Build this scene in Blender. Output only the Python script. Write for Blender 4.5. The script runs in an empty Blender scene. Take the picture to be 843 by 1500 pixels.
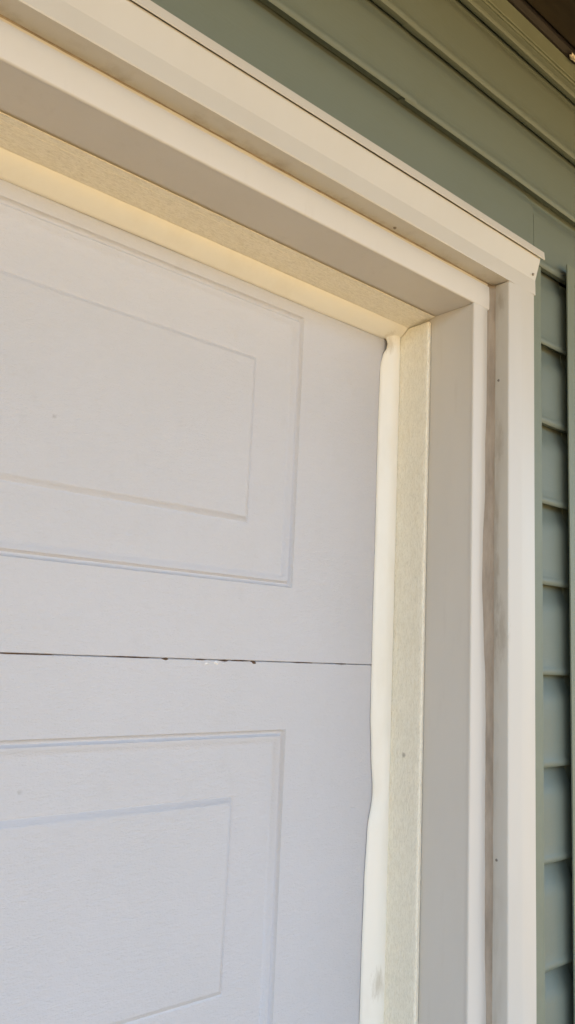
import bpy, bmesh, math, random
from mathutils import Matrix, Vector, noise

random.seed(7)
scn = bpy.context.scene
COL = scn.collection
ZH = 2.188                      # height of the head jamb's underside; x = 0 is the side jamb's face, y = 0 its front edge

# ------------------------------------------------------------------ camera
YAW, PIT, ROL = math.radians(40.98), math.radians(9.485), math.radians(2.675)
fw = Vector((math.sin(YAW)*math.cos(PIT), math.cos(YAW)*math.cos(PIT), math.sin(PIT)))
rt = Vector((math.cos(YAW), -math.sin(YAW), 0))
up = rt.cross(fw)
r2 = rt*math.cos(ROL) + up*math.sin(ROL)
u2 = up*math.cos(ROL) - rt*math.sin(ROL)
cam = bpy.data.cameras.new('camera')
co = bpy.data.objects.new('camera', cam)
COL.objects.link(co)
M4 = Matrix((r2, u2, -fw)).transposed().to_4x4()
M4.translation = Vector((-0.9062, -0.66, ZH - 0.4973))
co.matrix_world = M4
cam.sensor_fit = 'VERTICAL'
cam.sensor_height = 24.0
cam.lens = 24.0 * 1192.15 / 1500.0
cam.clip_start = 0.02
cam.clip_end = 2000
scn.camera = co

# ------------------------------------------------------------------ world, sun, exposure
SUN_EL, SUN_AZ = math.radians(52), math.radians(20)      # azimuth from +Y (behind the garage), clockwise
w = bpy.data.worlds.new('World')
scn.world = w
w.use_nodes = True
nt = w.node_tree
bg = nt.nodes['Background']
sky = nt.nodes.new('ShaderNodeTexSky')
sky.sky_type = 'NISHITA'
sky.sun_disc = False
sky.sun_elevation = SUN_EL
sky.sun_rotation = SUN_AZ
sky.dust_density = 2.0
nt.links.new(sky.outputs[0], bg.inputs[0])
bg.inputs[1].default_value = 0.15
sl = bpy.data.lights.new('sun', 'SUN')
sl.energy = 4.4
sl.angle = math.radians(0.53)
sl.color = (1.0, 0.93, 0.82)
so = bpy.data.objects.new('sun', sl)
COL.objects.link(so)
sd = Vector((math.sin(SUN_AZ)*math.cos(SUN_EL), math.cos(SUN_AZ)*math.cos(SUN_EL), math.sin(SUN_EL)))
so.rotation_euler = sd.to_track_quat('Z', 'Y').to_euler()
so.location = (0, 6, 8)
scn.view_settings.view_transform = 'Standard'
scn.view_settings.look = 'None'
scn.view_settings.exposure = 2.25
scn.view_settings.gamma = 1.0
scn.view_settings.use_curve_mapping = False
scn.render.engine = 'CYCLES'
scn.cycles.max_bounces = 12
scn.cycles.diffuse_bounces = 6


# ------------------------------------------------------------------ materials
class Mat:
    def __init__(s, name, col, rough=0.5, spec=0.4):
        s.m = bpy.data.materials.new(name)
        s.m.use_nodes = True
        s.t = s.m.node_tree
        s.b = s.t.nodes['Principled BSDF']
        s.b.inputs['Roughness'].default_value = rough
        s.b.inputs['Specular IOR Level'].default_value = spec
        s.tc = s.n('ShaderNodeNewGeometry').outputs['Position']     # world metres
        s.col = s.rgb(col)
        s.nrm = None

    def n(s, t, **k):
        o = s.t.nodes.new(t)
        for a, v in k.items():
            setattr(o, a, v)
        return o

    def l(s, a, b):
        s.t.links.new(a, b)

    def rgb(s, c):
        o = s.n('ShaderNodeRGB')
        o.outputs[0].default_value = (*c, 1)
        return o.outputs[0]

    def noise(s, scale, sc=(1, 1, 1), detail=4, rough=0.6, off=(0, 0, 0)):
        mp = s.n('ShaderNodeMapping')
        mp.inputs['Scale'].default_value = sc
        mp.inputs['Location'].default_value = off
        s.l(s.tc, mp.inputs[0])
        o = s.n('ShaderNodeTexNoise')
        o.inputs['Scale'].default_value = scale
        o.inputs['Detail'].default_value = detail
        o.inputs['Roughness'].default_value = rough
        s.l(mp.outputs[0], o.inputs[0])
        return o.outputs[0]

    def ramp(s, v, a, b, lo=0.0, hi=1.0):
        o = s.n('ShaderNodeMapRange')
        o.inputs[1].default_value = a
        o.inputs[2].default_value = b
        o.inputs[3].default_value = lo
        o.inputs[4].default_value = hi
        o.clamp = True
        s.l(v, o.inputs[0])
        return o.outputs[0]

    def math(s, op, a, b):
        o = s.n('ShaderNodeMath', operation=op)
        for i, v in enumerate((a, b)):
            if isinstance(v, (int, float)):
                o.inputs[i].default_value = v
            else:
                s.l(v, o.inputs[i])
        return o.outputs[0]

    def mix(s, fac, c):                     # mixes colour c over what is there
        o = s.n('ShaderNodeMix', data_type='RGBA')
        if isinstance(fac, (int, float)):
            o.inputs[0].default_value = fac
        else:
            s.l(fac, o.inputs[0])
        s.l(s.col, o.inputs[6])
        o.inputs[7].default_value = (*c, 1)
        s.col = o.outputs[2]
        return s

    def blob(s, c, rad):                    # 1 at point c falling to 0 at rad (x,y,z radii), broken by noise
        mp = s.n('ShaderNodeVectorMath', operation='SUBTRACT')
        s.l(s.tc, mp.inputs[0])
        mp.inputs[1].default_value = c
        dv = s.n('ShaderNodeVectorMath', operation='DIVIDE')
        s.l(mp.outputs[0], dv.inputs[0])
        dv.inputs[1].default_value = rad
        ln = s.n('ShaderNodeVectorMath', operation='LENGTH')
        s.l(dv.outputs[0], ln.inputs[0])
        d = s.math('ADD', ln.outputs['Value'], s.math('MULTIPLY', s.math('SUBTRACT', s.noise(150, (1, 1, .22), 6, .75), 0.5), 3.0))
        return s.ramp(d, 0.25, 1.0, 1.0, 0.0)

    def bump(s, h, strength, dist):
        o = s.n('ShaderNodeBump')
        o.inputs['Strength'].default_value = strength
        o.inputs['Distance'].default_value = dist
        s.l(h, o.inputs['Height'])
        if s.nrm is not None:
            s.l(s.nrm, o.inputs['Normal'])
        s.nrm = o.outputs[0]
        return s

    def done(s):
        s.l(s.col, s.b.inputs['Base Color'])
        if s.nrm is not None:
            s.l(s.nrm, s.b.inputs['Normal'])
        return s.m


def m_trim():
    m = Mat('coil_trim', (.605, .578, .525), .42, .4)
    m.mix(m.ramp(m.noise(9, (1, 1, .35)), .42, .75, 0, .35), (.55, .52, .465))
    m.mix(m.ramp(m.noise(60, (1, 1, .15)), .6, .8, 0, .25), (.46, .42, .36))
    m.mix(m.ramp(m.noise(420), .74, .8, 0, .5), (.42, .38, .32))
    m.bump(m.noise(11, (1, 1, .4), 2), .35, .004).bump(m.noise(900), .12, .0004)
    return m.done()


def m_casing():
    m = Mat('casing_trim', (.565, .548, .502), .4, .4)
    m.mix(m.ramp(m.noise(14, (1, 1, .3)), .45, .78, 0, .35), (.52, .49, .43))
    m.mix(m.ramp(m.noise(500), .73, .8, 0, .5), (.42, .38, .32))
    # grime along the inner flank next to the caulk joint, and two scuffs
    g = m.ramp(m.noise(38, (1, 1, .22)), .50, .70)
    sx = m.n('ShaderNodeSeparateXYZ')
    m.l(m.tc, sx.inputs[0])
    flank = m.math('MULTIPLY', m.ramp(sx.outputs[1], -.026, .004), m.ramp(sx.outputs[0], .0475, .052, 1, 0))
    m.mix(m.math('MULTIPLY', m.math('MULTIPLY', g, flank), .6), (.30, .25, .19))
    for c, r in (((.047, -.016, ZH-.462), (.03, .010, .045)), ((.047, -.014, ZH+.014), (.03, .007, .016)), ((.047, -.004, ZH-.38), (.03, .009, .12)), ((.047, -.011, ZH-.20), (.03, .008, .03))):
        m.mix(m.math('MULTIPLY', m.blob(c, r), .38), (.26, .21, .15))
    m.bump(m.noise(12, (1, 1, .3), 2), .3, .003).bump(m.noise(900), .12, .0004)
    return m.done()


T_ST = .0078


def m_stop(axis):
    sc = {'x': (.07, 1, 1), 'z': (1, 1, .07)}[axis]
    m = Mat('stop_vinyl', (.89, .85, .715), .5, .35)
    gr = m.noise(380, tuple(.22 if v < 1 else 1 for v in sc), 3, .7)
    gr2 = m.noise(900, tuple(.25 if v < 1 else 1 for v in sc), 3, .7)
    m.mix(m.ramp(gr, .42, .62, 0, .50), (.74, .695, .55))
    m.mix(m.math('MULTIPLY', m.blob((-T_ST, .105, ZH-.636), (.02, .004, .004)), .7), (.3, .27, .22))
    m.mix(m.ramp(gr2, .52, .64, 0, .45), (.58, .54, .43))
    m.bump(gr, .75, .0017).bump(gr2, .4, .0007)
    return m.done()


def m_flap():
    m = Mat('flap_vinyl', (.83, .815, .735), .36, .45)
    m.mix(m.ramp(m.noise(18, (1, 1, .4)), .52, .8, 0, .3), (.68, .62, .48))
    m.mix(m.math('MULTIPLY', m.blob((-.02, .135, ZH-.935), (.012, .05, .022)), .55), (.45, .40, .30))
    m.mix(m.math('MULTIPLY', m.blob((-.028, .138, ZH-.035), (.012, .05, .02)), .45), (.45, .38, .26))
    m.mix(m.ramp(m.noise(260), .72, .8, 0, .4), (.5, .45, .36))
    m.bump(m.noise(40, (1, 1, .3), 2), .2, .002)
    return m.done()


def m_door():
    m = Mat('door_enamel', (.525, .522, .535), .48, .4)
    m.mix(m.ramp(m.noise(4.5, (1, 1, 1), 5), .40, .75, 0, .28), (.458, .455, .452))
    m.mix(m.ramp(m.noise(30, (1, 1, .6), 4), .62, .8, 0, .20), (.42, .40, .37))
    m.mix(m.ramp(m.noise(700), .76, .82, 0, .4), (.38, .36, .34))
    for c in ((-.5452, .142, ZH-.265), (-.5407, .142, ZH-.6514)):
        m.mix(m.math('MULTIPLY', m.blob(c, (.0034, .02, .003)), .55), (.34, .32, .30))
    m.bump(m.noise(7, (1, 1, .7), 2), .2, .004).bump(m.noise(190, (.35, 1, 1), 4, .7), .75, .0016).bump(m.noise(600, (.6, 1, 1), 3), .6, .0008)
    return m.done()


def m_siding(v=0):
    m = Mat('siding_vinyl', (.160, .190, .158), .5, .35)
    m.mix(m.ramp(m.noise(6, (.4, 1, 1), 5, off=(v, 0, 0)), .40, .72, 0, .5), (.174, .202, .165))
    m.mix(m.ramp(m.noise(26, (.5, 1, 1), 5, .7, off=(v, 3, 0)), .55, .8, 0, .5), (.150, .172, .130))
    m.mix(m.ramp(m.noise(380), .72, .8, 0, .5), (.12, .12, .09))
    m.bump(m.noise(260, (.08, 1, 1), 4, .7), .35, .0008).bump(m.noise(3, (1, 1, 2.5), 2), .25, .01)
    return m.done()


def m_simple(name, c, c2, scale=40, rough=.7, bump=.3, dist=.002, sc=(1, 1, 1)):
    m = Mat(name, c, rough, .3)
    n = m.noise(scale, sc, 5, .65)
    m.mix(m.ramp(n, .38, .68), c2)
    m.bump(n, bump, dist)
    return m.done()


TRIM, CASING, DOOR, SIDING = m_trim(), m_casing(), m_door(), m_siding()
STOPX, STOPZ, FLAP = m_stop('x'), m_stop('z'), m_flap()
CHANNEL = m_simple('channel_vinyl', (.175, .202, .155), (.192, .220, .168), 30, .5, .1)
CAULK = m_simple('dirty_caulk', (.37, .315, .25), (.25, .21, .165), 55, .8, .7, .004, (1, 1, .25))
RUST = m_simple('rust_chip', (.14, .085, .05), (.05, .03, .02), 300, .9, .5, .001)
FLAKE = m_simple('paint_flake', (.75, .74, .72), (.62, .60, .58), 300, .7, .5, .001)
NAIL = m_simple('nail_head', (.33, .31, .27), (.15, .13, .11), 400, .6, .3, .0005)
SOFFIT = m_simple('soffit_stain', (.040, .029, .016), (.026, .019, .011), 60, .7, .4, .002, (.1, 1, 1))
SOFTRIM = m_simple('soffit_trim', (.028, .023, .022), (.018, .015, .014), 60, .6, .3, .002, (.1, 1, 1))
SHEATH = m_simple('sheathing', (.08, .07, .06), (.06, .05, .045), 20)
SHINGLE = m_simple('roof_shingle', (.09, .08, .07), (.05, .045, .04), 60, .9)
CONCRETE = m_simple('driveway_concrete', (.44, .275, .122), (.355, .22, .095), 6, .85, .3, .003)
EARTH = m_simple('dry_ground', (.31, .20, .08), (.23, .17, .06), 3, .95, .5, .02)
CHIPW = m_simple('white_scrap', (.85, .80, .68), (.5, .42, .3), 220, .5, .5, .003)


# ------------------------------------------------------------------ helpers
def link(name, bm, mat, parent=None, smooth=False):
    me = bpy.data.meshes.new(name)
    bmesh.ops.recalc_face_normals(bm, faces=bm.faces)
    bm.to_mesh(me)
    bm.free()
    me.materials.append(mat)
    if smooth:
        for p in me.polygons:
            p.use_smooth = True
    o = bpy.data.objects.new(name, me)
    COL.objects.link(o)
    o.parent = parent
    return o


def thing(name, label, cat, loc=(0, 0, 0), group=None):
    o = bpy.data.objects.new(name, None)
    COL.objects.link(o)
    o.location = loc
    o.empty_display_size = .05
    o['label'] = label
    o['category'] = cat
    if group:
        o['group'] = group
    return o


def tag(o, label=None, cat=None, kind=None):
    if label:
        o['label'] = label
    if cat:
        o['category'] = cat
    if kind:
        o['kind'] = kind
    return o


def rel(o):
    """keeps world coordinates of a mesh built in world space under an empty that is not at the origin"""
    o.matrix_parent_inverse = o.parent.matrix_basis.inverted() if o.parent and o.parent.parent is None else Matrix()
    return o


def bevel(bm, wd=.0012, seg=2):
    es = [e for e in bm.edges if len(e.link_faces) == 2 and e.calc_face_angle(0) > .5]
    bmesh.ops.bevel(bm, geom=es, offset=wd, segments=seg, profile=.6, affect='EDGES', clamp_overlap=True)


def box(x0, x1, y0, y1, z0, z1, bev=.0012):
    bm = bmesh.new()
    bmesh.ops.create_cube(bm, size=1)
    for v in bm.verts:
        v.co = Vector((x0 if v.co.x < 0 else x1, y0 if v.co.y < 0 else y1, z0 if v.co.z < 0 else z1))
    if bev:
        bevel(bm, bev)
    return bm


def sweep(prof, a0, a1, axis, step=.05, fn=None, closed=True, cap=True):
    """prof: 2D points. axis 'x': points are (y,z) and run along x; axis 'z': points are (x,y) and run along z.
    fn(i, a, p) may move a point p of the profile at station a."""
    n = max(1, int(round(abs(a1-a0)/step)))
    bm = bmesh.new()
    rows = []
    for k in range(n+1):
        a = a0 + (a1-a0)*k/n
        row = []
        for i, p in enumerate(prof):
            q = fn(i, a, p) if fn else p
            row.append(bm.verts.new((a, q[0], q[1]) if axis == 'x' else (q[0], q[1], a)))
        rows.append(row)
    m = len(prof)
    for k in range(n):
        for i in range(m if closed else m-1):
            j = (i+1) % m
            bm.faces.new((rows[k][i], rows[k][j], rows[k+1][j], rows[k+1][i]))
    if closed and cap:
        bm.faces.new(rows[0])
        bm.faces.new(rows[-1])
    return bm


def interp(tab, a):
    tab = sorted(tab)
    if a <= tab[0][0]:
        return tab[0][1]
    for (x0, y0), (x1, y1) in zip(tab, tab[1:]):
        if a <= x1:
            t = (a-x0)/(x1-x0)
            t = t*t*(3-2*t)
            return y0+(y1-y0)*t
    return tab[-1][1]


def wob(a, seed, f=6.0, amp=.001):
    return amp*noise.noise(Vector((a*f, seed*7.3, seed*1.7)))


DW = 4.88                                   # door width (the far jamb is out of sight)
XL = -DW
ZG = 0.0

# ------------------------------------------------------------------ ground
tag(link('ground', box(-200, 200, -200, 200, -.3, -.012, 0), EARTH), kind='structure')
tag(link('driveway', box(-5.3, .6, -14, .16, -.2, ZG, .01), CONCRETE), kind='structure')

# ------------------------------------------------------------------ house wall: sheathing and siding courses
wall = thing('siding_wall', 'sage green horizontal lap siding wall around the white garage door', 'wall', (.8, .06, 0))
sheath = [(.052, 3.2, .012, .10, ZG, 2.75), (-6.8, XL-.05, .012, .10, ZG, 2.75), (XL-.0502, .0522, .0122, .0998, ZH+.05, 2.75)]
for s in sheath:
    rel(link('sheathing', box(*s, 0), SHEATH, wall))

NOSES = [.453, .336, .221, .104, -.0205, -.1455, -.268, -.388, -.517, -.645, -.774, -.912]
while NOSES[-1] > -ZH + .2:
    NOSES.append(NOSES[-1] - .127)
SOFZ = .508


def course(zb, zt, x0, x1, seed, dy=0.0, interlock=False, parent=wall):
    h = zt - zb
    hp = max(h, .117)                       # Dutch-lap profile: concave cove above, flat face below, folded nose
    if interlock:
        under = [(-.0148, -.0004), (-.0136, .0008), (-.0122, .0045), (-.0020, .0060)]
    else:
        under = [(-.0148, -.0006), (-.0110, -.0006), (-.0075, -.0002), (-.0058, .0008)]
    prof = [(-.0010, h+.010), (-.0012, h-.001), (-.0022, hp*.95), (-.0050, hp*.89), (-.0098, hp*.81), (-.0132, hp*.74), (-.0146, hp*.67), (-.0149, hp*.48), (-.0153, hp*.2), (-.0154, .0125),
            (-.0164, .0092), (-.0174, .0062), (-.0172, .0032), (-.0160, .0008)] + under + [(.0045, h*.5), (.0045, h+.010)]
    if h < .1:
        prof = [(p[0], min(p[1], h+.010)) for p in prof]

    def fn(i, a, p):
        d = wob(a, seed, 3.1, .0013) + wob(a, seed+31, 11, .0005)
        k = 1.0 if i < 18 else 0
        dz = wob(a, seed+77, 2.3, .0016) * (1 if 6 < i < 18 else 0)
        return (p[0] + dy + d*k*(.3 if i < 2 else 1), p[1] + zb + ZH + dz)
    o = rel(link('siding_board', sweep(prof, x0, x1, 'x', .06, fn), SIDING, parent, smooth=True))
    o.data.set_sharp_from_angle(angle=math.radians(38))
    return o


XR_END = .228                               # siding stops here, inside the pocket of the vertical channel
SEAM = -.175
tops = [.560] + NOSES[:-1]
for k, (zb, zt) in enumerate(zip(NOSES, tops)):
    if k < 3:                               # above the head trim, running the whole front
        if k in (1, 2):
            course(zb, zt, -6.8, SEAM+.02, k+1.5, -.0012, k == 2)
            course(zb, zt, SEAM, 3.2, k+9, 0, k == 2)
        else:
            course(zb, zt, -6.8, 3.2, k+1, 0, k == 2)
    elif k == 3:                            # this course is notched round the head trim
        course(zb, zt, .1315, 3.2, 4, 0)
        course(.112, zt, -6.8, .1312, 5, 0)
    else:
        course(zb, zt, .1315, XR_END, k+1, 0, k % 2 == 0)
        course(zb, zt, .262, 3.2, k+40, 0, k % 2 == 0)
        course(zb, zt, -6.8, XL-.13, k+60, 0, k % 2 == 0)

# flat finishing band under the soffit: a lip with a groove, and the band above it
zb = ZH + .472
prof = [(-.0180, .0), (-.0190, .0010), (-.0188, .0028), (-.0180, .0034), (-.0165, .0036), (-.0165, .0066), (-.0188, .0068), (-.0195, .0080), (-.0192, .060), (.008, .060), (.008, .0)]
rel(link('finish_trim', sweep(prof, -6.8, 3.2, 'x', .1, lambda i, a, p: (p[0]+wob(a, 3, 3, .0007)*(i < 9), p[1]+zb)), CHANNEL, wall))

# J-channels round the opening
jc = thing('siding_channel', 'thin green vinyl channel edging the siding beside the white door casing', 'siding trim', (.13, .0, 0))
pr = [(.112, -.0175), (.1385, -.0178), (.1452, -.0182), (.1466, -.0176), (.1466, -.0160), (.1400, -.0155), (.1380, -.0150), (.118, -.0150), (.118, .010), (.112, .010)]
o = rel(link('channel_lip', sweep(pr, ZG+.05, ZH+.100, 'z', .05, lambda i, a, p: (p[0]+wob(a, 5, 4, .0010)*(1 < i < 7), p[1])), CHANNEL, jc))
ph = [(-.0175, .108), (-.0180, .1185), (-.0172, .1200), (-.0152, .1195), (-.0150, .112), (.010, .112), (.010, .108)]
rel(link('channel_lip', sweep(ph, XL-.10, .1300, 'x', .08, lambda i, a, p: (p[0], p[1]+ZH+wob(a, 9, 3, .0007)*(0 < i < 4))), CHANNEL, jc))

# the vertical channel farther along the wall
vc = thing('vertical_channel', 'upright green vinyl post channel with cut top where short siding boards end', 'siding trim', (.23, .0, ZG))
lean = lambda a: -.0045*(1 - (a-ZG)/(ZH+.12))
pv = [(.2030, -.030), (.262, -.0305), (.2635, -.029), (.2635, .010), (.2595, .010), (.2595, -.0265), (.2055, -.0265), (.2030, -.0280)]
rel(link('post_face', sweep(pv, ZG+.03, ZH+.122, 'z', .06, lambda i, a, p: (p[0]+lean(a)+wob(a, 12, 5, .0008), p[1])), CHANNEL, vc))
rel(link('pocket_back', sweep([(.2285, -.0030), (.2594, -.0030), (.2594, .0115), (.2285, .0115)], ZG+.03, ZH+.1035, 'z', .5), CHANNEL, vc))

# ------------------------------------------------------------------ garage door
YD = .142
door = thing('garage_door', 'off-white sectional garage door with embossed raised panels and a rusty seam', 'garage door', (-DW/2, YD, ZG))
GAP = -.5152
SECH = .556
XD0, XD1 = XL-.03, .03
PX1 = -.195                                 # right edge of the last raised panel
PW, PG = .98, .19
PTOP, PBOT = -.0845, -.4600                 # of a panel below its section's top edge (section of .556)
# panel profile: inset from the outer edge, depth behind the door face
RINGS = [(0, 0), (.0030, .0019), (.0052, .0022), (.0082, .0008), (.0108, .0010), (.0142, .0034), (.0175, .0040), (.0195, .0040), (.0735, .0038), (.0755, .0039), (.0772, .0046), (.0782, .0044), (.0826, .0006), (.0845, 0), (.0865, 0)]


def section(ztop, zbot):
    sec = rel(link('door_section', section_face(ztop, zbot), DOOR, door, smooth=False))
    pans = []
    k = 0
    while True:
        x1 = PX1 - k*(PW+PG)
        x0 = x1 - PW
        if x0 < XD0 + .1:
            break
        bm = bmesh.new()
        prev = None
        for ins, d in RINGS:
            j, d = ins, d*(2.25 if ins < .0135 else 1.5)
            q = [bm.verts.new((x, YD+d, z)) for x, z in ((x0+j, ztop+PBOT+j), (x1-j, ztop+PBOT+j), (x1-j, ztop+PTOP-j), (x0+j, ztop+PTOP-j))]
            if prev:
                for i in range(4):
                    bm.faces.new((prev[i], prev[(i+1) % 4], q[(i+1) % 4], q[i]))
            prev = q
        bm.faces.new(prev)
        o = link('raised_panel', bm, DOOR, sec, smooth=True)
        o.data.set_sharp_from_angle(angle=math.radians(42))
        o.matrix_parent_inverse = (door.matrix_basis @ sec.matrix_parent_inverse).inverted()
        pans.append(o)
        k += 1
    return sec


def section_face(ztop, zbot):
    bm = bmesh.new()
    xs = []
    k = 0
    while PX1-k*(PW+PG)-PW >= XD0+.1:
        xs.append((PX1-k*(PW+PG)-PW, PX1-k*(PW+PG)))
        k += 1
    xs = xs[::-1]

    def q(x0, x1, z0, z1):
        bm.faces.new([bm.verts.new(c) for c in ((x0, YD, z0), (x1, YD, z0), (x1, YD, z1), (x0, YD, z1))])
    e = .0012
    a, b = ztop+PBOT, ztop+PTOP
    q(XD0, XD1, zbot+e, a)
    q(XD0, XD1, b, ztop-e)
    xx = [XD0] + [v for p in xs for v in p] + [XD1]
    for i in range(0, len(xx), 2):
        q(xx[i], xx[i+1], a, b)
    # rolled top and bottom edges going back into the joint
    for z, s in ((ztop-e, 1), (zbot+e, -1)):
        pts = [(YD, z), (YD+.0006, z+s*.0006), (YD+.002, z+s*.00102), (YD+.03, z+s*.00102)]
        n = 120
        rows = []
        for i in range(n+1):
            x = XD0+(XD1-XD0)*i/n
            rows.append([bm.verts.new((x, p[0], p[1])) for p in pts])
        for i in range(n):
            for j in range(3):
                bm.faces.new((rows[i][j], rows[i+1][j], rows[i+1][j+1], rows[i][j+1]))
    bmesh.ops.remove_doubles(bm, verts=bm.verts, dist=1e-5)
    return bm


ztops = [GAP+SECH, GAP, GAP-SECH, GAP-2*SECH]
secs = []
for zt in ztops:
    zb = max(zt-SECH, -ZH+.004)
    if zt-SECH < -ZH:
        zb = -ZH+.004
    secs.append(section(ZH+zt, ZH+zb))
rel(link('door_backing', box(XD0, XD1, YD+.030, YD+.045, ZG+.002, ZH+GAP+SECH, 0), SHEATH, door))


def crumb(x, z, lx, lz, mat, name, yoff=-.0006):
    bm = bmesh.new()
    n = 9
    rim = []
    for i in range(n):
        t = 2*math.pi*i/n
        k = random.uniform(.6, 1.15)
        rim.append(bm.verts.new((x+lx*k*math.cos(t), YD+.0004, z+lz*k*math.sin(t))))
    top = bm.verts.new((x+lx*.1, YD+yoff-.0006, z))
    for i in range(n):
        bm.faces.new((rim[i], rim[(i+1) % n], top))
    bm.faces.new(rim[::-1])
    o = link(name, bm, mat, secs[1])
    o.matrix_parent_inverse = (door.matrix_basis @ secs[1].matrix_parent_inverse).inverted()
    return o


g = ZH + GAP
for x, dz, lx, lz in ((-.384, -.0010, .0062, .0020), (-.254, -.0016, .0058, .0028), (-.300, -.0010, .0080, .0016), (-.276, -.0002, .016, .0011), (-.335, -.0002, .010, .0008), (-.43, 0, .03, .0009), (-.55, 0, .04, .0009), (-.17, 0, .02, .0007), (-.10, -.0003, .012, .0008)):
    crumb(x, g+dz, lx, lz, RUST, 'rust_chip')
for x, dz, lx, lz in ((-.325, -.0045, .006, .0022), (-.312, -.0035, .005, .0028), (-.300, -.0042, .004, .0018), (-.338, -.0038, .004, .0014)):
    crumb(x, g+dz, lx, lz, FLAKE, 'paint_flake', -.001)

# ------------------------------------------------------------------ jambs (metal-wrapped boards)
hj = thing('head_jamb', 'white metal-wrapped head jamb board spanning above the garage door', 'door jamb', (XL/2, .07, ZH))
sj = thing('side_jamb', 'white metal-wrapped upright jamb board with wavy front edge beside the garage door', 'door jamb', (.02, .07, ZG))
rel(link('jamb_board', box(.0006, .0190, .0018, .138, ZG, ZH-.0003, .0008), TRIM, sj))
rel(link('jamb_board', box(XL-.0495, .0500, .0020, .138, ZH, ZH+.0495, .0008), TRIM, hj))
EDGE = [(-2.2, .036), (-.99, .0400), (-.946, .0395), (-.86, .0365), (-.79, .0352), (-.70, .0345), (-.60, .0350), (-.53, .0338), (-.46, .0285), (-.394, .0240), (-.347, .0255), (-.26, .0305), (-.20, .0300), (-.15, .0318), (-.028, .0330), (.2, .0335)]


def nosefn(i, a, p):
    e = interp(EDGE, a-ZH) + wob(a, 21, 55, .0010) * (1 if a-ZH < -.45 else .25)
    x = [0.0, -.0004, .0002, .0016, e*.5, e-.0016, e-.0002, e-.0004][i]
    y = [.0040, .0010, -.0004, -.0008, -.0010 + wob(a, 22, 5, .0012), -.0007 + wob(a, 23, 8, .0010), .0012, .0080][i]
    return (x, y)


o = rel(link('front_wrap', sweep([(0, 0)]*8, ZG, ZH+.0025, 'z', .008, nosefn, closed=False), TRIM, sj, smooth=True))


def nosehfn(i, a, p):
    e = .0365 + wob(a, 41, 3, .0012) + wob(a, 42, 20, .0005)
    z = [.0000, -.0006, .0000, .0014, e*.5, e-.0016, e, e][i]
    y = [.0040, .0010, -.0008, -.0014, -.0018 + wob(a, 43, 3, .0012), -.0012 + wob(a, 44, 5, .001), .0012, .0080][i]
    return (y, z+ZH)


rel(link('front_wrap', sweep([(0, 0)]*8, XL, .0352, 'x', .02, nosehfn, closed=False), TRIM, hj, smooth=True))

ck = thing('caulk_joint', 'dirty brown caulk line between the jamb edge and the casing', 'caulk', (.045, .006, ZG))
rel(link('caulk_bead', sweep([(.0100, .0110), (.0100, .0045), (.028, .0030), (.039, .0016), (.0445, -.0004), (.0466, -.0030), (.0480, -.0055), (.0488, .0110)], ZG, ZH+.041, 'z', .01,
    lambda i, a, p: (p[0], p[1]+wob(a, 50+i, 22, .0012)*(0 < i < 6))), CAULK, ck, smooth=True))
rel(link('caulk_bead', sweep([(.0100, .0300), (.0050, .0300), (.0040, .0345), (.0034, .0385), (.0005, .0425), (.0100, .0425)], XL, .0476, 'x', .02,
    lambda i, a, p: (p[0]+wob(a, 60+i, 20, .0010)*(0 < i < 5), p[1]+ZH)), CAULK, ck, smooth=True))

# ------------------------------------------------------------------ casing (outer trim) and drip cap
hc = thing('head_casing', 'white casing trim across the top of the garage door opening', 'door casing', (XL/2, -.01, ZH+.041))
sc_ = thing('side_casing', 'white upright casing trim between the side jamb and the green siding', 'door casing', (.08, -.01, ZG))
pcs = [(.0472, .011), (.0470, -.0248), (.0474, -.0260), (.0486, -.0268), (.0735, -.0292), (.0760, -.0294), (.0945, -.0280), (.1105, -.0272), (.1120, -.0264), (.1120, .011)]


def csf(i, a, p):
    d = wob(a, 71, 2.2, .0016)
    return (p[0] + d*(0 < i < 9)*.5, p[1] + wob(a, 72, 4, .0010)*(3 < i < 8))


o = rel(link('casing_board', sweep(pcs, ZG, ZH+.0404, 'z', .04, csf), CASING, sc_, smooth=True))
o.data.set_sharp_from_angle(angle=math.radians(12))
pch = [(.011, .0422), (-.0250, .0412), (-.0266, .0414), (-.0274, .0428), (-.0270, .0650), (-.0275, .0672), (-.0355, .0950), (-.0355, .0975), (.011, .0975)]


def chf(i, a, p):
    return (p[0] + wob(a, 81, 3, .0012)*(2 < i < 7), p[1] + ZH + wob(a, 82, 1.5, .0010)*(0 < i < 4))


o = rel(link('casing_board', sweep(pch, XL-.115, .1165, 'x', .05, chf), CASING, hc, smooth=True))
o.data.set_sharp_from_angle(angle=math.radians(10))
dc = thing('drip_cap', 'thin white metal drip cap on top of the head casing', 'flashing', (XL/2, -.02, ZH+.098))
pdc = [(-.0385, .0962), (-.0392, .0970), (-.0380, .1085), (-.0365, .1098), (.010, .1150), (.010, .1130), (-.0340, .1078), (-.0365, .1060), (-.0375, .0968)]
rel(link('cap_strip', sweep(pdc, XL-.12, .1225, 'x', .05, lambda i, a, p: (p[0]+wob(a, 91, 4, .0008)*(i < 3 or i > 6), p[1]+ZH+wob(a, 92, 2, .0010))), CASING, dc))
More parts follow.
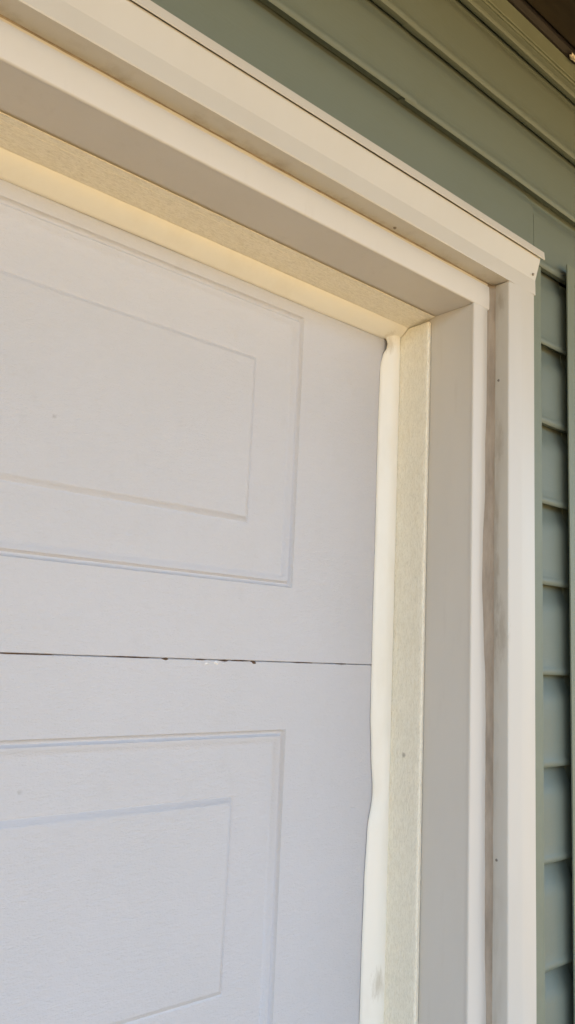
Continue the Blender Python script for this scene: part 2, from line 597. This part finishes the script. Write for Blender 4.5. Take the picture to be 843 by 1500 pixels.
# small exposed fixings
for par, c, ax in ((sc_, (.0470, -.0096, ZH-.1057), 'x'), (sc_, (.0470, -.0091, ZH-.7564), 'x'), (hc, (-.178, -.006, ZH+.0412), 'z'), (hc, (.107, -.0292, ZH+.0715), 'y')):
    bm = bmesh.new()
    bmesh.ops.create_cone(bm, cap_ends=True, segments=12, radius1=.0024, radius2=.0016, depth=.0016)
    R = {'x': Matrix.Rotation(-math.pi/2, 4, 'Y'), 'z': Matrix.Rotation(math.pi, 4, 'X'), 'y': Matrix.Rotation(math.pi/2, 4, 'X')}[ax]
    bmesh.ops.transform(bm, verts=bm.verts, matrix=Matrix.Translation(c) @ R)
    rel(link('nail_head', bm, NAIL, par))

# ------------------------------------------------------------------ weatherstrip stops with vinyl flaps
hs = thing('head_weatherstrip', 'cream wood-grained vinyl stop with flap along the top of the garage door', 'weatherstrip', (XL/2, .11, ZH))
ss = thing('side_weatherstrip', 'cream wood-grained upright vinyl stop with wavy flap against the garage door', 'weatherstrip', (0, .11, ZG))
T = .0078
Y0, Y1 = .0765, .1335


def stopf(i, a, p):
    return (p[0] + wob(a, 101, 3, .0010)*(p[0] < -.002), p[1] + wob(a, 102, 2.5, .0020)*(p[1] < .09))


o = rel(link('stop_board', sweep([(-.0008, Y1), (-.0008, Y0), (-T+.0026, Y0-.0008), (-T+.0008, Y0+.0004), (-T, Y0+.0028), (-T+.0006, Y0+.0090), (-T+.0008, Y1-.006), (-T, Y1-.002), (-T, Y1)], ZG, ZH-.0098, 'z', .03, stopf), STOPZ, ss, smooth=True))
o.data.set_sharp_from_angle(angle=math.radians(25))
TH = .0088
HY0, HY1 = .0690, .1175
o = rel(link('stop_board', sweep([(HY1, -.0008), (HY0+.012, -.0010), (HY0+.0004, -.0016), (HY0, -.0020), (HY0+.0004, -.0026), (HY0+.0105, -.0036), (HY0+.0112, -.0040), (HY1-.003, -TH+.0004), (HY1-.001, -TH), (HY1, -TH)], XL, -.0010, 'x', .05,
    lambda i, a, p: (p[0]+wob(a, 111, 3, .0010)*(p[0] < .09), p[1]+ZH+wob(a, 112, 4, .0004)*(p[1] < -.002))), STOPX, hs, smooth=True))
o.data.set_sharp_from_angle(angle=math.radians(15))

FE = [(-2.2, -.042), (-.9824, -.0429), (-.8985, -.0428), (-.8038, -.0417), (-.7423, -.0389), (-.689, -.0302), (-.6336, -.0352), (-.5871, -.0386), (-.4441, -.0392), (-.3454, -.0390), (-.1819, -.0398), (-.075, -.0385), (-.055, -.0350), (-.040, -.0300), (-.030, -.0300), (-.018, -.0375), (0, -.037)]


def flapf(i, a, p):
    e = interp(FE, a-ZH)
    # thin bowed blade from the stop's rear edge to the door: front skin then back skin
    t = [0, .15, .35, .55, .75, .9, 1.0, 1.0, .6, .2, 0][i]
    th = [0, 0, 0, 0, 0, 0, 0, .0012, .0016, .0016, .0016][i]
    x = -T + (e + T)*t
    y = (Y1-.004) + (YD-.0016-(Y1-.004))*(t**1.7) - .0045*math.sin(math.pi*min(1, t*1.05))*.6
    lift = .0022*max(0, noise.noise(Vector((a*5.2, 3.3, .4))))
    lift += .0060*math.exp(-((a-ZH+.036)/.013)**2)
    y -= lift*t
    return (x, y+th)


o = rel(link('flap', sweep([(0, 0)]*11, ZG, ZH-.0115, 'z', .008, flapf), FLAP, ss, smooth=True))
o.data.set_sharp_from_angle(angle=math.radians(60))


def flaphf(i, a, p):
    e = -.0262 + wob(a, 121, 4, .0022)
    t = [0, .15, .35, .55, .75, .9, 1.0, 1.0, .6, .2, 0][i]
    th = [0, 0, 0, 0, 0, 0, 0, .0012, .0016, .0016, .0016][i]
    z = -TH + (e + TH)*t
    y = (HY1-.003) + (YD-.0016-(HY1-.003))*(t**1.15) - .0025*math.sin(math.pi*t)
    y -= .0022*max(0, noise.noise(Vector((a*4.2, 8.3, .4))))*t
    return (y+th, z+ZH)


o = rel(link('flap', sweep([(0, 0)]*11, XL, -.0085, 'x', .02, flaphf), FLAP, hs, smooth=True))
o.data.set_sharp_from_angle(angle=math.radians(60))

# ------------------------------------------------------------------ eave: soffit boards, trim, fascia, roof
eave = thing('eave_soffit', 'dark brown board soffit under the eave above the siding', 'soffit', (0, -.2, ZH+SOFZ))
zs = ZH + SOFZ
rel(link('soffit_trim', sweep([(.010, -.0005), (-.0230, .0005), (-.0300, .0060), (-.0310, .0200), (.010, .0200)], -6.9, 3.3, 'x', .2, lambda i, a, p: (p[0], p[1]+zs)), SOFTRIM, eave))
yb = -.0305
for k in range(10):  # overhang reaches out of view, deepened to shade the upper wall
    rel(link('soffit_board', box(-6.9, 3.3, yb-.115, yb-.003, zs+.0100+.001*(k % 2), zs+.028, .002), SOFFIT, eave))
    yb -= .118
rel(link('fascia_board', box(-6.95, 3.35, yb-.026, yb-.001, zs-.030, zs+.16, .003), SOFTRIM, eave))
bm = bmesh.new()
bmesh.ops.create_icosphere(bm, subdivisions=2, radius=1)
for v in bm.verts:
    n = 1 + .8*noise.noise(v.co*2.6)
    v.co = Vector((v.co.x*.0125*n, v.co.y*.0040*n, v.co.z*.0042*n))
    v.co += Vector((.2350, -.0290, zs-.0020))  # pale lump standing in for a small spot of unknown kind
tag(link('pale_scrap', bm, CHIPW, None), 'small whitish scrap at the edge of the dark soffit', 'scrap')

roof = thing('unseen_roof', 'unseen low pitched shingle roof added over the garage to cast shade', 'roof', (0, 2, zs))
ry0 = yb-.05  # unseen roof, added so the garage shades its front
rel(link('roof_slope', sweep([(ry0, zs+.16), (3.0, zs+.16+1.25), (3.0, zs+.22+1.25), (ry0, zs+.22)], -7.0, 3.4, 'x', 20), SHINGLE, roof))
rel(link('roof_slope', sweep([(6.6, zs+.10), (3.001, zs+.16+1.25), (3.001, zs+.22+1.25), (6.6, zs+.16)], -7.0, 3.4, 'x', 20), SHINGLE, roof))
back = thing('light_tight_shell', 'unseen plain side and rear walls added to keep light out of the garage', 'wall', (-1.8, 3, ZG))  # unseen closing walls, added to stop light leaking in from behind
rel(link('wall_panel', box(3.1, 3.2, .1005, 6.0, ZG, zs+.15, 0), SIDING, back))
rel(link('wall_panel', box(-6.8, -6.7, .1005, 6.0, ZG, zs+.15, 0), SIDING, back))
rel(link('wall_panel', box(-6.7, 3.1, 5.9, 6.0, ZG, zs+.15, 0), SIDING, back))
